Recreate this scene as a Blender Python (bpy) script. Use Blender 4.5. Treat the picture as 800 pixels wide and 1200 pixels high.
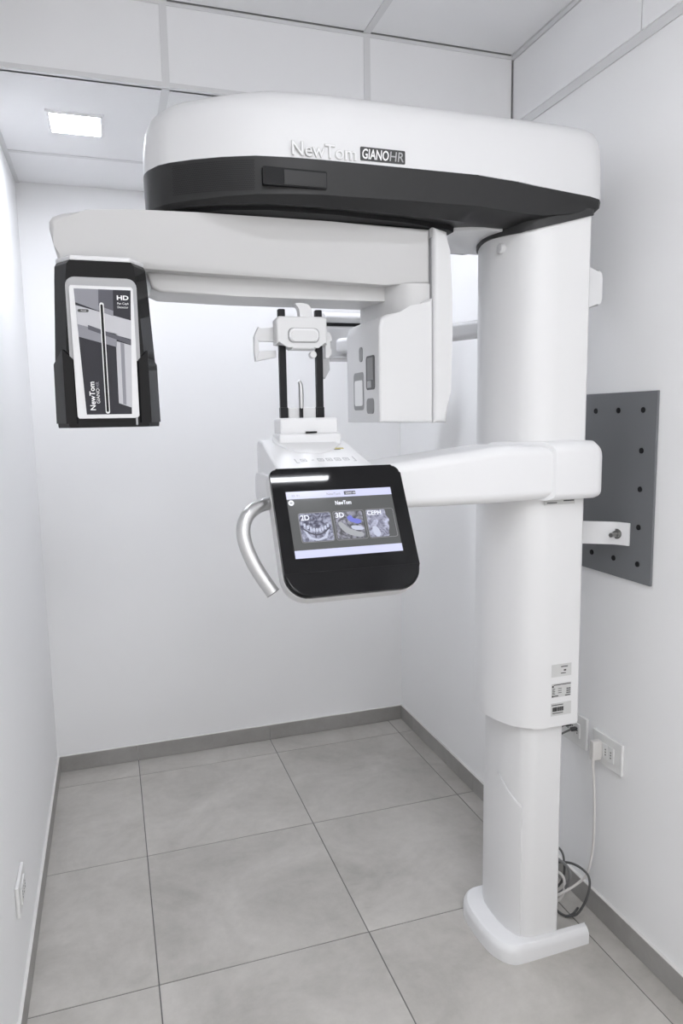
import bpy, bmesh, math, random
from mathutils import Vector, Matrix
random.seed(7)
S = bpy.context.scene
COL = S.collection
for o in list(bpy.data.objects): bpy.data.objects.remove(o)

# ------------------------------------------------------------------ camera
cam_d = bpy.data.cameras.new('camera'); cam = bpy.data.objects.new('camera', cam_d); COL.objects.link(cam)
cam_d.sensor_fit = 'VERTICAL'; cam_d.sensor_height = 36.0; cam_d.sensor_width = 24.0
cam_d.lens = 829.8 / 1200 * 36
cam_d.clip_start = 0.02
R_ = ((0.950217, -0.311111, -0.017251), (0.057118, 0.119493, 0.991191), (0.306309, 0.942832, -0.131314))
cam.matrix_world = Matrix(((R_[0][0], R_[1][0], -R_[2][0], 0.28875),
                           (R_[0][1], R_[1][1], -R_[2][1], -3.14252),
                           (R_[0][2], R_[1][2], -R_[2][2], 1.50132), (0, 0, 0, 1)))
S.camera = cam
# ------------------------------------------------------------------ world, exposure, lamp strengths
w = bpy.data.worlds.new('world'); S.world = w; w.use_nodes = True
w.node_tree.nodes['Background'].inputs[0].default_value = (1, 0.985, 0.975, 1)
w.node_tree.nodes['Background'].inputs[1].default_value = 1.3   # even fill light, added through the end left open behind the viewer
vs = S.view_settings
vs.view_transform = 'Standard'; vs.look = 'None'; vs.gamma = 1; vs.use_curve_mapping = False
vs.exposure = 0.15
LAMP_SMALL = 72.0      # small recessed panels of the lower ceiling
FILL_BIG = 19.0         # unseen 60x60 panel added to the high ceiling as fill
LAMP_LINE = 115.0        # slim linear lamp of the high ceiling
LAMP_COL = (0.91, 0.94, 1.02)
LAMP_COL2 = (0.94, 0.957, 1.0)

# ------------------------------------------------------------------ materials
def new_mat(name):
    m = bpy.data.materials.new(name); m.use_nodes = True
    return m, m.node_tree, m.node_tree.nodes['Principled BSDF']
def mat(name, col, rough=0.5, metal=0.0, noise=0.0, nscale=30.0, bump=0.0, bscale=200.0, coat=0.0, spec=0.5):
    m, nt, b = new_mat(name)
    b.inputs['Base Color'].default_value = (*col, 1)
    b.inputs['Roughness'].default_value = rough; b.inputs['Metallic'].default_value = metal
    b.inputs['Coat Weight'].default_value = coat; b.inputs['Coat Roughness'].default_value = 0.06
    b.inputs['Specular IOR Level'].default_value = spec
    tc = nt.nodes.new('ShaderNodeTexCoord')
    n = nt.nodes.new('ShaderNodeTexNoise'); n.inputs['Scale'].default_value = nscale; n.inputs['Detail'].default_value = 4
    nt.links.new(tc.outputs['Object'], n.inputs['Vector'])
    mr = nt.nodes.new('ShaderNodeMapRange')
    mr.inputs['To Min'].default_value = 1 - noise; mr.inputs['To Max'].default_value = 1 + noise
    nt.links.new(n.outputs['Fac'], mr.inputs['Value'])
    mx = nt.nodes.new('ShaderNodeMix'); mx.data_type = 'RGBA'; mx.blend_type = 'MULTIPLY'
    mx.inputs['Factor'].default_value = 1; mx.inputs['A'].default_value = (*col, 1)
    nt.links.new(mr.outputs['Result'], mx.inputs['B']); nt.links.new(mx.outputs['Result'], b.inputs['Base Color'])
    if bump:
        n2 = nt.nodes.new('ShaderNodeTexNoise'); n2.inputs['Scale'].default_value = bscale; n2.inputs['Detail'].default_value = 3
        nt.links.new(tc.outputs['Object'], n2.inputs['Vector'])
        bp = nt.nodes.new('ShaderNodeBump'); bp.inputs['Strength'].default_value = bump; bp.inputs['Distance'].default_value = 0.001
        nt.links.new(n2.outputs['Fac'], bp.inputs['Height']); nt.links.new(bp.outputs['Normal'], b.inputs['Normal'])
    return m
def emit(name, col, strength, rough=0.3):
    m, nt, b = new_mat(name)
    b.inputs['Base Color'].default_value = (0.02, 0.02, 0.02, 1); b.inputs['Roughness'].default_value = rough
    b.inputs['Emission Color'].default_value = (*col, 1); b.inputs['Emission Strength'].default_value = strength
    return m
def stone(name, c0, c1, rough):
    m, nt, b = new_mat(name); N = nt.nodes; L = nt.links
    g = N.new('ShaderNodeNewGeometry'); oi = N.new('ShaderNodeObjectInfo')
    off = N.new('ShaderNodeVectorMath'); off.operation = 'SCALE'; off.inputs['Scale'].default_value = 17.0
    cx = N.new('ShaderNodeCombineXYZ'); L.new(oi.outputs['Random'], cx.inputs[0]); L.new(oi.outputs['Random'], cx.inputs[1])
    L.new(cx.outputs[0], off.inputs[0])
    ad = N.new('ShaderNodeVectorMath'); L.new(g.outputs['Position'], ad.inputs[0]); L.new(off.outputs[0], ad.inputs[1])
    n1 = N.new('ShaderNodeTexNoise'); n1.inputs['Scale'].default_value = 3.2; n1.inputs['Detail'].default_value = 9; n1.inputs['Roughness'].default_value = 0.62; n1.inputs['Distortion'].default_value = 0.6
    n2 = N.new('ShaderNodeTexNoise'); n2.inputs['Scale'].default_value = 26; n2.inputs['Detail'].default_value = 6; n2.inputs['Roughness'].default_value = 0.7
    L.new(ad.outputs[0], n1.inputs['Vector']); L.new(ad.outputs[0], n2.inputs['Vector'])
    mx = N.new('ShaderNodeMath'); mx.operation = 'MULTIPLY_ADD'; mx.inputs[1].default_value = 0.3
    L.new(n2.outputs['Fac'], mx.inputs[0]); L.new(n1.outputs['Fac'], mx.inputs[2])
    r = N.new('ShaderNodeValToRGB'); r.color_ramp.elements[0].position = 0.42; r.color_ramp.elements[1].position = 0.88
    r.color_ramp.elements[0].color = (*c0, 1); r.color_ramp.elements[1].color = (*c1, 1)
    L.new(mx.outputs[0], r.inputs[0])
    tint = N.new('ShaderNodeMapRange'); tint.inputs['To Min'].default_value = 0.95; tint.inputs['To Max'].default_value = 1.05
    L.new(oi.outputs['Random'], tint.inputs['Value'])
    mu = N.new('ShaderNodeMix'); mu.data_type = 'RGBA'; mu.blend_type = 'MULTIPLY'; mu.inputs['Factor'].default_value = 1
    L.new(r.outputs[0], mu.inputs['A']); L.new(tint.outputs[0], mu.inputs['B']); L.new(mu.outputs['Result'], b.inputs['Base Color'])
    b.inputs['Roughness'].default_value = rough
    bp = N.new('ShaderNodeBump'); bp.inputs['Strength'].default_value = 0.15; bp.inputs['Distance'].default_value = 0.002
    L.new(n2.outputs['Fac'], bp.inputs['Height']); L.new(bp.outputs['Normal'], b.inputs['Normal'])
    return m

M_wall = mat('wall_paint', (0.88, 0.88, 0.882), 0.75, noise=0.012, nscale=3, bump=0.12, bscale=260)
M_wallback = mat('wall_paint_back', (0.88, 0.88, 0.882), 0.75, noise=0.012, nscale=3, bump=0.12, bscale=260)
M_ceil = mat('ceiling_panel_white', (0.86, 0.86, 0.868), 0.8, noise=0.015, nscale=6, bump=0.2, bscale=400)
M_grid = mat('ceiling_grid_metal', (0.71, 0.71, 0.715), 0.5, noise=0.01)
M_gap = mat('shadow_gap', (0.28, 0.28, 0.285), 0.9, noise=0.05)
M_tile = stone('porcelain_tile', (0.37, 0.353, 0.325), (0.56, 0.538, 0.505), 0.42)
M_base = stone('porcelain_skirting', (0.28, 0.27, 0.255), (0.38, 0.37, 0.355), 0.5)
M_caulk = mat('skirting_sealant', (0.72, 0.71, 0.69), 0.7, noise=0.03)
M_grout = mat('tile_grout', (0.17, 0.165, 0.16), 0.95, noise=0.1, nscale=80)
M_white = mat('white_lacquer', (0.77, 0.77, 0.778), 0.42, noise=0.006, nscale=8)
M_white2 = mat('white_plastic', (0.685, 0.685, 0.688), 0.4, noise=0.006, nscale=8)
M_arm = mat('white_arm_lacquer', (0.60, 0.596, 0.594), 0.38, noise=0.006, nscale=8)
M_shell = mat('overhead_lacquer', (0.70, 0.70, 0.708), 0.48, noise=0.006, nscale=8)
M_col = mat('column_lacquer', (0.75, 0.748, 0.75), 0.42, noise=0.006, nscale=8)
M_band = mat('charcoal_satin', (0.024, 0.024, 0.0245), 0.42, noise=0.04, nscale=300, bump=0.1, bscale=900, spec=0.3)
M_fair = mat('charcoal_fairing', (0.04, 0.04, 0.041), 0.5, noise=0.04, nscale=300, spec=0.3)
M_black = mat('black_gloss', (0.008, 0.008, 0.009), 0.035, noise=0.02, spec=0.2)
M_blackm = mat('black_matt', (0.008, 0.008, 0.009), 0.6, noise=0.05, spec=0.25)
M_rod = mat('black_rod', (0.006, 0.006, 0.008), 0.35, noise=0.05, spec=0.25)
M_seam = mat('seam_grey', (0.33, 0.33, 0.335), 0.7, noise=0.02)
M_slot = mat('slot_grey', (0.20, 0.20, 0.20), 0.35, noise=0.05)
M_slotd = mat('slot_dark', (0.06, 0.06, 0.06), 0.4, noise=0.05)
M_chrome = mat('satin_aluminium', (0.62, 0.62, 0.62), 0.36, metal=1.0, noise=0.02)
M_steel = mat('zinc_steel', (0.33, 0.33, 0.32), 0.3, metal=1.0, noise=0.05)
M_silver = mat('silver_letters', (0.72, 0.72, 0.74), 0.3, metal=0.75, noise=0.02)
M_plate = mat('grey_painted_steel', (0.165, 0.17, 0.18), 0.5, noise=0.05, nscale=5, bump=0.1, bscale=500)
M_sticker = mat('sticker_silver', (0.58, 0.58, 0.57), 0.35, noise=0.04, nscale=40)
M_ink = mat('print_ink', (0.05, 0.05, 0.05), 0.6, noise=0.02)
M_inkg = mat('print_grey', (0.42, 0.42, 0.43), 0.6, noise=0.02)
M_inkw = mat('print_white', (0.85, 0.85, 0.85), 0.5, noise=0.01)
M_yellow = mat('print_yellow', (0.55, 0.47, 0.12), 0.5, noise=0.02)
M_socket = mat('socket_plastic', (0.76, 0.76, 0.75), 0.35, noise=0.01)
M_cable = mat('cable_white', (0.68, 0.66, 0.64), 0.5, noise=0.02)
M_cableg = mat('cable_grey', (0.10, 0.10, 0.10), 0.5, noise=0.04)
M_g1 = mat('label_dark', (0.032, 0.032, 0.04), 0.2, noise=0.03, spec=0.25)
M_g2 = mat('label_mid', (0.11, 0.11, 0.13), 0.2, noise=0.03, spec=0.25)
M_g3 = mat('label_light', (0.52, 0.52, 0.55), 0.22, noise=0.03)
M_g4 = mat('label_grey', (0.27, 0.27, 0.30), 0.2, noise=0.03, spec=0.25)
M_lamp = emit('lamp_diffuser_small', LAMP_COL, LAMP_SMALL)
M_fillb = emit('fill_diffuser_large', LAMP_COL2, FILL_BIG)
M_lampl = emit('lamp_diffuser_line', LAMP_COL2, LAMP_LINE)
M_scr = emit('screen_background', (0.075, 0.078, 0.08), 1.0, 0.12)
M_scrbar = emit('screen_bar', (0.62, 0.64, 0.88), 1.0, 0.12)
M_scrtxt = emit('screen_text', (0.85, 0.87, 0.95), 1.0, 0.12)
M_scrdk = emit('screen_dark', (0.06, 0.06, 0.09), 1.0, 0.12)
M_scrln = emit('screen_line', (0.28, 0.28, 0.30), 1.0, 0.12)
def xray(name, ca, cb, scale, seed, dist):
    m, nt, b = new_mat(name); N = nt.nodes; L = nt.links
    tc = N.new('ShaderNodeTexCoord'); mp = N.new('ShaderNodeMapping'); mp.inputs['Location'].default_value = (seed, seed * 2, seed)
    mp.inputs['Scale'].default_value = (1, 1, 1)
    n = N.new('ShaderNodeTexNoise'); n.inputs['Scale'].default_value = scale; n.inputs['Detail'].default_value = 6; n.inputs['Distortion'].default_value = dist
    r = N.new('ShaderNodeValToRGB'); e = r.color_ramp.elements
    e[0].position = 0.38; e[0].color = (*ca, 1); e[1].position = 0.66; e[1].color = (*cb, 1)
    L.new(tc.outputs['Object'], mp.inputs[0]); L.new(mp.outputs[0], n.inputs['Vector']); L.new(n.outputs['Fac'], r.inputs[0])
    b.inputs['Base Color'].default_value = (0.02, 0.02, 0.02, 1); b.inputs['Roughness'].default_value = 0.12
    L.new(r.outputs[0], b.inputs['Emission Color']); b.inputs['Emission Strength'].default_value = 1
    return m
M_x1 = xray('xray_pan', (0.05, 0.05, 0.09), (0.42, 0.44, 0.58), 75, 1.0, 1.5)
M_x2 = xray('xray_volume', (0.06, 0.06, 0.07), (0.34, 0.34, 0.42), 85, 4.0, 1.2)
M_x3 = xray('xray_ceph', (0.14, 0.14, 0.2), (0.52, 0.54, 0.7), 90, 9.0, 0.8)
M_xb = emit('xray_blue', (0.16, 0.18, 0.62), 1.0, 0.12)
M_xl = emit('xray_bone', (0.36, 0.37, 0.40), 1.0, 0.12)
M_xw = emit('xray_teeth', (0.52, 0.55, 0.68), 1.0, 0.12)

# ------------------------------------------------------------------ object helpers
WORLD = {}
def link(o, parent, c, label, cat, group, kind):
    COL.objects.link(o)
    if parent:
        o.parent = parent; o.location = c - WORLD[parent.name]
    else:
        o.location = c
    WORLD[o.name] = c
    if label: o['label'] = label
    if cat: o['category'] = cat
    if group: o['group'] = group
    if kind: o['kind'] = kind
    return o
def obj(name, bm, m, parent=None, label=None, cat=None, group=None, kind=None, ang=38, wn=True, base=False):
    bmesh.ops.recalc_face_normals(bm, faces=bm.faces)
    xs = [v.co for v in bm.verts]
    lo = Vector([min(v[i] for v in xs) for i in range(3)]); hi = Vector([max(v[i] for v in xs) for i in range(3)])
    c = (lo + hi) / 2
    if base: c.z = lo.z
    for v in bm.verts: v.co -= c
    me = bpy.data.meshes.new(name); bm.to_mesh(me); bm.free()
    me.materials.append(m)
    for p in me.polygons: p.use_smooth = True
    me.set_sharp_from_angle(angle=math.radians(ang))
    o = bpy.data.objects.new(name, me)
    link(o, parent, c, label, cat, group, kind)
    if wn:
        md = o.modifiers.new('normals', 'WEIGHTED_NORMAL'); md.keep_sharp = True
    return o
def empty(name, loc, label, cat, group=None):
    o = bpy.data.objects.new(name, None); o.empty_display_size = 0.1
    return link(o, None, Vector(loc), label, cat, group, None)
def bevel(bm, w, seg=3, edges=None):
    if w > 0:
        bmesh.ops.bevel(bm, geom=list(edges if edges is not None else bm.edges), offset=w, segments=seg, profile=0.5, affect='EDGES', clamp_overlap=True)
def box(x0, x1, y0, y1, z0, z1, bev=0.0, seg=3):
    bm = bmesh.new(); bmesh.ops.create_cube(bm, size=1)
    for v in bm.verts:
        v.co = Vector((x0 if v.co.x < 0 else x1, y0 if v.co.y < 0 else y1, z0 if v.co.z < 0 else z1))
    bevel(bm, bev, seg); return bm
def prism(pts, ax, a, b, bev=0.0, seg=3, top=None, bot=None):
    """extrude a 2D outline along ax from a to b; bevel the cap rims. top/bot(p) override the cap position per point."""
    bm = bmesh.new()
    def P(p, t):
        return Vector((t, p[0], p[1])) if ax == 'x' else Vector((p[0], t, p[1])) if ax == 'y' else Vector((p[0], p[1], t))
    A = [bm.verts.new(P(p, bot(p) if bot else a)) for p in pts]; B = [bm.verts.new(P(p, top(p) if top else b)) for p in pts]
    n = len(pts)
    f0 = bm.faces.new(A[::-1]); f1 = bm.faces.new(B)
    for i in range(n): bm.faces.new((A[i], A[(i + 1) % n], B[(i + 1) % n], B[i]))
    if bev:
        ed = [e for e in bm.edges if f0 in e.link_faces or f1 in e.link_faces]
        bevel(bm, bev, seg, ed)
    return bm
def loft(rings, caps=True):
    bm = bmesh.new(); V = [[bm.verts.new(p) for p in r] for r in rings]; n = len(V[0])
    for k in range(len(V) - 1):
        for i in range(n): bm.faces.new((V[k][i], V[k][(i + 1) % n], V[k + 1][(i + 1) % n], V[k + 1][i]))
    if caps: bm.faces.new(V[0][::-1]); bm.faces.new(V[-1])
    return bm
def tube(path, r, seg=12, smooth=6):
    """round tube through control points (Catmull-Rom); r number or list"""
    P = [Vector(p) for p in path]; rs = r if isinstance(r, (list, tuple)) else [r] * len(P)
    pts, rr = [], []
    for i in range(len(P) - 1):
        p0 = P[max(i - 1, 0)]; p1 = P[i]; p2 = P[i + 1]; p3 = P[min(i + 2, len(P) - 1)]
        for k in range(smooth):
            t = k / smooth
            pts.append(0.5 * ((2 * p1) + (p2 - p0) * t + (2 * p0 - 5 * p1 + 4 * p2 - p3) * t * t + (3 * p1 - p0 - 3 * p2 + p3) * t ** 3))
            rr.append(rs[i] * (1 - t) + rs[i + 1] * t)
    pts.append(P[-1]); rr.append(rs[-1])
    rings = []; up = None
    for i, p in enumerate(pts):
        d = (pts[min(i + 1, len(pts) - 1)] - pts[max(i - 1, 0)]).normalized()
        if up is None: up = d.orthogonal().normalized()
        up = (up - d * up.dot(d)).normalized(); s = d.cross(up)
        rings.append([p + rr[i] * (math.cos(a) * up + math.sin(a) * s) for a in [2 * math.pi * j / seg for j in range(seg)]])
    return loft(rings)
def cyl(c, ax, r, h, seg=20, bev=0.0, r2=None):
    a = {'x': Vector((1, 0, 0)), 'y': Vector((0, 1, 0)), 'z': Vector((0, 0, 1))}[ax]
    u = a.orthogonal().normalized(); s = a.cross(u); c = Vector(c); r2 = r if r2 is None else r2
    rg = lambda t, q: [c + a * t + q * (math.cos(k * 2 * math.pi / seg) * u + math.sin(k * 2 * math.pi / seg) * s) for k in range(seg)]
    if bev: return loft([rg(0, r - bev), rg(bev * .3, r - bev * .3), rg(bev, r), rg(h - bev, r2), rg(h - bev * .3, r2 - bev * .3), rg(h, r2 - bev)])
    return loft([rg(0, r), rg(h, r2)])
def rrect(x0, x1, y0, y1, r, seg=5):
    """rounded rectangle outline; r number or (bl, br, tr, tl)"""
    rs = r if isinstance(r, (list, tuple)) else (r, r, r, r); out = []
    for (cx, cy, q, a0) in ((x0 + rs[0], y0 + rs[0], rs[0], 180), (x1 - rs[1], y0 + rs[1], rs[1], 270), (x1 - rs[2], y1 - rs[2], rs[2], 0), (x0 + rs[3], y1 - rs[3], rs[3], 90)):
        for k in range(seg + 1):
            a = math.radians(a0 + 90 * k / seg); out.append((cx + q * math.cos(a), cy + q * math.sin(a)))
    return out
def chaikin(pts, n=2, closed=True, keep=()):
    for _ in range(n):
        out = []
        m = len(pts)
        for i in range(m if closed else m - 1):
            p, q = pts[i], pts[(i + 1) % m]
            out.append((p[0] * .75 + q[0] * .25, p[1] * .75 + q[1] * .25)); out.append((p[0] * .25 + q[0] * .75, p[1] * .25 + q[1] * .75))
        if not closed: out = [pts[0]] + out + [pts[-1]]
        pts = out
    return pts
def merge(*bms):
    out = bmesh.new()
    for b in bms:
        me = bpy.data.meshes.new('t'); b.to_mesh(me); b.free(); out.from_mesh(me); bpy.data.meshes.remove(me)
    return out
def xf(bm, m):
    bmesh.ops.transform(bm, matrix=m, verts=bm.verts); return bm
def text_bm(s, size, m, depth=0.0008, align='LEFT', shear=0.0, bold=0.0, sx=1.0, width=None):
    cu = bpy.data.curves.new('txt', 'FONT'); cu.body = s; cu.size = size; cu.extrude = depth; cu.align_x = align; cu.shear = shear; cu.offset = bold
    cu.resolution_u = 3
    o = bpy.data.objects.new('txt', cu); COL.objects.link(o)
    dg = bpy.context.evaluated_depsgraph_get(); me = bpy.data.meshes.new_from_object(o.evaluated_get(dg))
    bm = bmesh.new(); bm.from_mesh(me); bpy.data.meshes.remove(me); bpy.data.objects.remove(o); bpy.data.curves.remove(cu)
    if width:
        xs = [v.co.x for v in bm.verts]; sx = width / (max(xs) - min(xs)); x0 = min(xs)
        for v in bm.verts: v.co.x = (v.co.x - x0) * sx
    elif sx != 1.0:
        for v in bm.verts: v.co.x *= sx
    return xf(bm, m)
def copy_obj(o, parent, at, name=None):
    c = o.copy(); COL.objects.link(c); c.parent = parent
    c.location = Vector(at) - (WORLD[parent.name] if parent else Vector()); WORLD[c.name] = Vector(at); return c
FRONT = lambda x, y, z: Matrix.Translation((x, y, z)) @ Matrix.Rotation(math.pi / 2, 4, 'X')   # plane facing -y, text reads along +x

W = 1.611; YB = -4.4; ZC = 2.43; ZH = 2.652; YS = -0.975; BH = 0.0728
# ================================================================== THE ROOM
obj('wall_left', box(-0.08, 0, YB, 0.08, -0.02, ZH + 0.1), M_wall, kind='structure')
obj('wall_right', box(W, W + 0.08, YB, 0.08, -0.02, ZH + 0.1), M_wall, kind='structure')
obj('wall_back', box(0, W, 0, 0.08, -0.02, ZC + 0.02), M_wallback, kind='structure')
# floor: grout bed with separate porcelain tiles
fl = obj('floor', box(0, W, YB, 0, -0.03, -0.0015), M_grout, kind='structure')
T = 0.6; G = 0.0016
xj = [0.0, 0.3337, 0.9337, 1.5337, W]
yj = [0.0, -0.148] + [-0.748 - T * k for k in range(7)]
yj = [y for y in yj if y > YB] + [YB]
for i in range(len(xj) - 1):
    for j in range(len(yj) - 1):
        obj('tile', box(xj[i] + G, xj[i + 1] - G, yj[j + 1] + G, yj[j] - G, -0.012, 0.0, 0.0008, 1), M_tile, fl, wn=False)
# skirting tiles
def skirting(name, cuts, mk, seal):
    root = obj(name, seal, M_caulk, kind='structure')
    for a, b in zip(cuts[:-1], cuts[1:]): obj('skirting_tile', mk(a, b), M_base, root, wn=False)
skirting('baseboard_back', [0.009, 0.3337, 0.9337, W - 0.009], lambda a, b: box(a + .0003, b - .0003, -0.009, -0.0005, 0.001, BH - .002, 0.0008, 1), box(0.009, W - 0.009, -0.008, 0, BH - .006, BH))
skirting('baseboard_left', [-y for y in yj], lambda a, b: box(0.0005, 0.009, -b + .0003, -a - .0003, 0.001, BH - .002, 0.0008, 1), box(0, 0.0085, YB, 0, BH - .006, BH))
skirting('baseboard_right', [-y for y in yj], lambda a, b: box(W - 0.009, W - .0005, -b + .0003, -a - .0003, 0.001, BH - .002, 0.0008, 1), box(W - 0.0085, W, YB, 0, BH - .006, BH))
# lower ceiling at the back, in panels on a flat grid
xc = [0.0, 0.498, 1.099, W]
def ceiling(name, z, xs, ys, lamps=()):
    root = obj(name, box(0, W, ys[-1] + (.032 if z < 2.5 else 0), ys[0] - .0, z + 0.03, z + 0.06), M_gap, kind='structure')
    for a, b in zip(xs[:-1], xs[1:]):
        for c, d in zip(ys[:-1], ys[1:]):
            if any(a < l[0] < b and d < l[1] < c for l in lamps): continue
            obj('ceiling_panel', box(a + .004, b - .004, d + .004, c - .004, z + .003, z + .02, 0.001, 1), M_ceil, root, wn=False)
    for x in xs[1:-1]: obj('grid_bar', box(x - .011, x + .011, ys[-1], ys[0], z, z + .0029), M_grid, root, wn=False)
    for y in ys[1:-1]: obj('grid_bar', box(0.0, W, y - .009, y + .009, z + .0004, z + .0027), M_grid, root, wn=False)
    obj('edge_bar', box(0.0, 0.016, ys[-1], ys[0], z + .0002, z + .0028), M_grid, root, wn=False)
    obj('edge_bar', box(W - 0.016, W, ys[-1], ys[0], z + .0002, z + .0028), M_grid, root, wn=False)
    return root
LS = [(0.2465, -0.647), (1.05, -0.647)]
cl = ceiling('ceiling', ZC, xc, [-0.004, -0.345, YS])
hi_y = [YS - .002, -1.572, -2.172, -2.772, -3.372, -3.972, YB]
LB = [(0.8, -3.672)]
ch = ceiling('ceiling', ZH, xc, hi_y, LB)
# the step between the two ceilings
st = obj('trim_1', box(0, W - .003, YS + 0.012, YS + 0.03, ZC + .003, ZH + .03), M_gap, kind='structure')
for a, b in zip(xc[:-1], xc[1:]):
    obj('fascia_panel', box(a + .003, b - (.011 if b == W else .003), YS, YS + .012, ZC + .012, ZH - .002, 0.001, 1), M_ceil, st, wn=False)
for x in xc[1:-1]: obj('grid_bar', box(x - .010, x + .010, YS - .0025, YS, ZC, ZH), M_grid, st, wn=False)
obj('edge_bar', box(0, W - .001, YS - .003, YS + .012, ZC - .001, ZC + .012), M_grid, st, wn=False)
obj('edge_bar', box(0, W - .004, YS - .0028, YS, ZH - .01, ZH), M_grid, st, wn=False)
# frieze along the right wall above the ceiling line
fr = obj('trim_2', box(W - .004, W - .0005, YB, YS + .010, ZC - .012, ZC + .014), M_grid, kind='structure')
fy = [YS - .004, -1.572, -2.172, -2.772, -3.372, YB]
for a, b in zip(fy[:-1], fy[1:]):
    obj('frieze_panel', box(W - .008, W - .001, b + .002, a - .002, ZC + .014, ZH - .014, 0.0008, 1), M_ceil, fr, wn=False)
obj('edge_bar', box(W - .012, W - .001, YB, YS - .004, ZH - .013, ZH - .0005), M_grid, fr, wn=False)
# ------------------------------------------------------------------ ceiling lamps
def small_lamp(x, y, label):
    t = empty('ceiling_lamp', (x, y, ZC), label, 'ceiling lamp', 'small square lamps of the lower ceiling')
    r, q = 0.0735, 0.084
    bm = loft([[Vector((x + sx * k, y + sy * k, z)) for sx, sy in ((-1, -1), (1, -1), (1, 1), (-1, 1))] for k, z in ((r, ZC + .002), (q, ZC + .002), (q, ZC - .003), (q - .003, ZC - .005), (r, ZC - .005), (r, ZC + .002))], caps=False)
    obj('frame', bm, M_ceil, t)
    obj('diffuser', box(x - r + .001, x + r - .001, y - r + .001, y + r - .001, ZC - .004, ZC - .001), M_lamp, t, wn=False)
small_lamp(*LS[0], 'small square lit lamp recessed in the lower ceiling above the left wall')
small_lamp(*LS[1], 'small square ceiling lamp hidden above the overhead arm of the x-ray machine')
def fill_lamp(x, y, label):  # out-of-view panel, added to light the machine from the front
    t = empty('fill_panel', (x, y, ZH), label, 'ceiling lamp', 'added fill lamps of the high ceiling')
    a = 0.295
    bm = loft([[Vector((x + sx * k, y + sy * k, z)) for sx, sy in ((-1, -1), (1, -1), (1, 1), (-1, 1))] for k, z in ((a - .012, ZH + .01), (a, ZH + .01), (a, ZH), (a - .012, ZH), (a - .012, ZH + .01))], caps=False)
    obj('frame', bm, M_grid, t)
    obj('diffuser', box(x - a + .0125, x + a - .0125, y - a + .0125, y + a - .0125, ZH + .003, ZH + .008), M_fillb, t, wn=False)
fill_lamp(*LB[0], 'unseen large square fill lamp added in the high ceiling behind the viewer')
t = empty('linear_lamp', (.79, -2.647, ZH), 'slim linear lamp across the high ceiling above the viewer', 'ceiling lamp')
obj('profile', box(.335, 1.245, -2.680, -2.614, ZH - .012, ZH + .003, .002, 1), M_grid, t)
obj('diffuser', box(.345, 1.215, -2.656, -2.638, ZH - .0145, ZH - .0115), M_lampl, t, wn=False)

# ================================================================== THE X-RAY MACHINE
YC = -1.40
X = empty('dental_xray_machine', (1.37, YC, 0), 'tall white dental panoramic x-ray machine with charcoal trim and touchscreen', 'x-ray machine')
YK = -1.465     # centre line of the column
def sym(half, yc=YC):
    """half outline [(x, halfwidth)] from nose to back -> closed plan outline around y=YC (near side first)"""
    return [(x, yc - h) for x, h in half] + [(x, yc + h) for x, h in reversed(half) if h > 1e-6]
# ---- plinth
def nose(x0, xc, hw, n=14, p=1.0):
    """half plan outline: elliptical nose from (x0, 0) to (xc, hw)"""
    return [(xc - (xc - x0) * math.cos(a) ** p, hw * math.sin(a)) for a in [k * math.pi / 2 / n for k in range(n + 1)]]
ho = chaikin([(1.220, 0.0), (1.222, 0.062), (1.234, 0.104), (1.262, 0.138), (1.300, 0.141), (1.51, 0.136)], 2, False)
hi = [(1.2845, 0), (1.285, .030), (1.289, .058), (1.300, .088), (1.308, .099), (1.318, .107), (1.330, .113), (1.344, .1155), (1.412, .1155), (1.51, .1155)]
def ring_u(oo, ii, z):
    o2 = [(x, YK - h) for x, h in reversed(oo)] + [(x, YK + h) for x, h in oo[1:]]
    i2 = [(x, YK + h) for x, h in reversed(ii)] + [(x, YK - h) for x, h in ii[1:]]
    return [Vector((x, y, z)) for x, y in o2 + i2]
def shrink(hh, d): return [(x + d * max(0, (1.51 - x) / 0.29) if x < 1.5 else x - d * .3, max(0, h - d)) for x, h in hh]
obj('plinth', loft([ring_u(ho, hi, 0), ring_u(ho, hi, .030), ring_u(shrink(ho, .004), hi, .042), ring_u(shrink(ho, .009), hi, .049), ring_u(shrink(ho, .018), hi, .052)]), M_white, X, ang=30)
# ---- lower fixed column
lc = [(1.2825, 0), (1.283, .030), (1.287, .058), (1.298, .088), (1.306, .100), (1.316, .109), (1.328, .115), (1.342, .1175), (1.412, .1175), (1.420, .110)]
lower = obj('lower_column', prism(sym(lc, YK), 'z', 0.0, 0.72), M_col, X, ang=30)
# raised front cover with slanted top
cv = [(1.2790, 0), (1.2795, .030), (1.2835, .0595), (1.2950, .0905), (1.3030, .1030)]
ci = [(x + .010, max(0, h - .004)) for x, h in cv]
cpts = [(x, YK - h) for x, h in reversed(cv)] + [(x, YK + h) for x, h in cv[1:]] + [(x, YK + h) for x, h in reversed(ci)] + [(x, YK - h) for x, h in ci[1:]]
obj('front_cover', prism(cpts, 'z', 0.04, 0.5, 0.0015, 1, top=lambda p: 0.515 - 0.75 * abs(p[1] - YK)), M_col, lower, ang=30)
# ---- sliding column sleeve
YS2 = -1.454    # centre line of the sliding sleeve
sc = [(1.246, 0), (1.2475, .020), (1.253, .045), (1.262, .072), (1.273, .098), (1.281, .111), (1.291, .123), (1.302, .132), (1.315, .139), (1.329, .144), (1.345, .1475), (1.362, .149), (1.447, .149), (1.456, .140)]
sleeve = obj('column_sleeve', prism(sym(sc, YS2), 'z', 0.672, 2.0, 0.003, 2), M_col, X, ang=30)
obj('screw_cap', cyl((1.2475, -1.508, 1.918), 'x', 0.013, 0.02, 20, 0.004), M_white2, sleeve)
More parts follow.
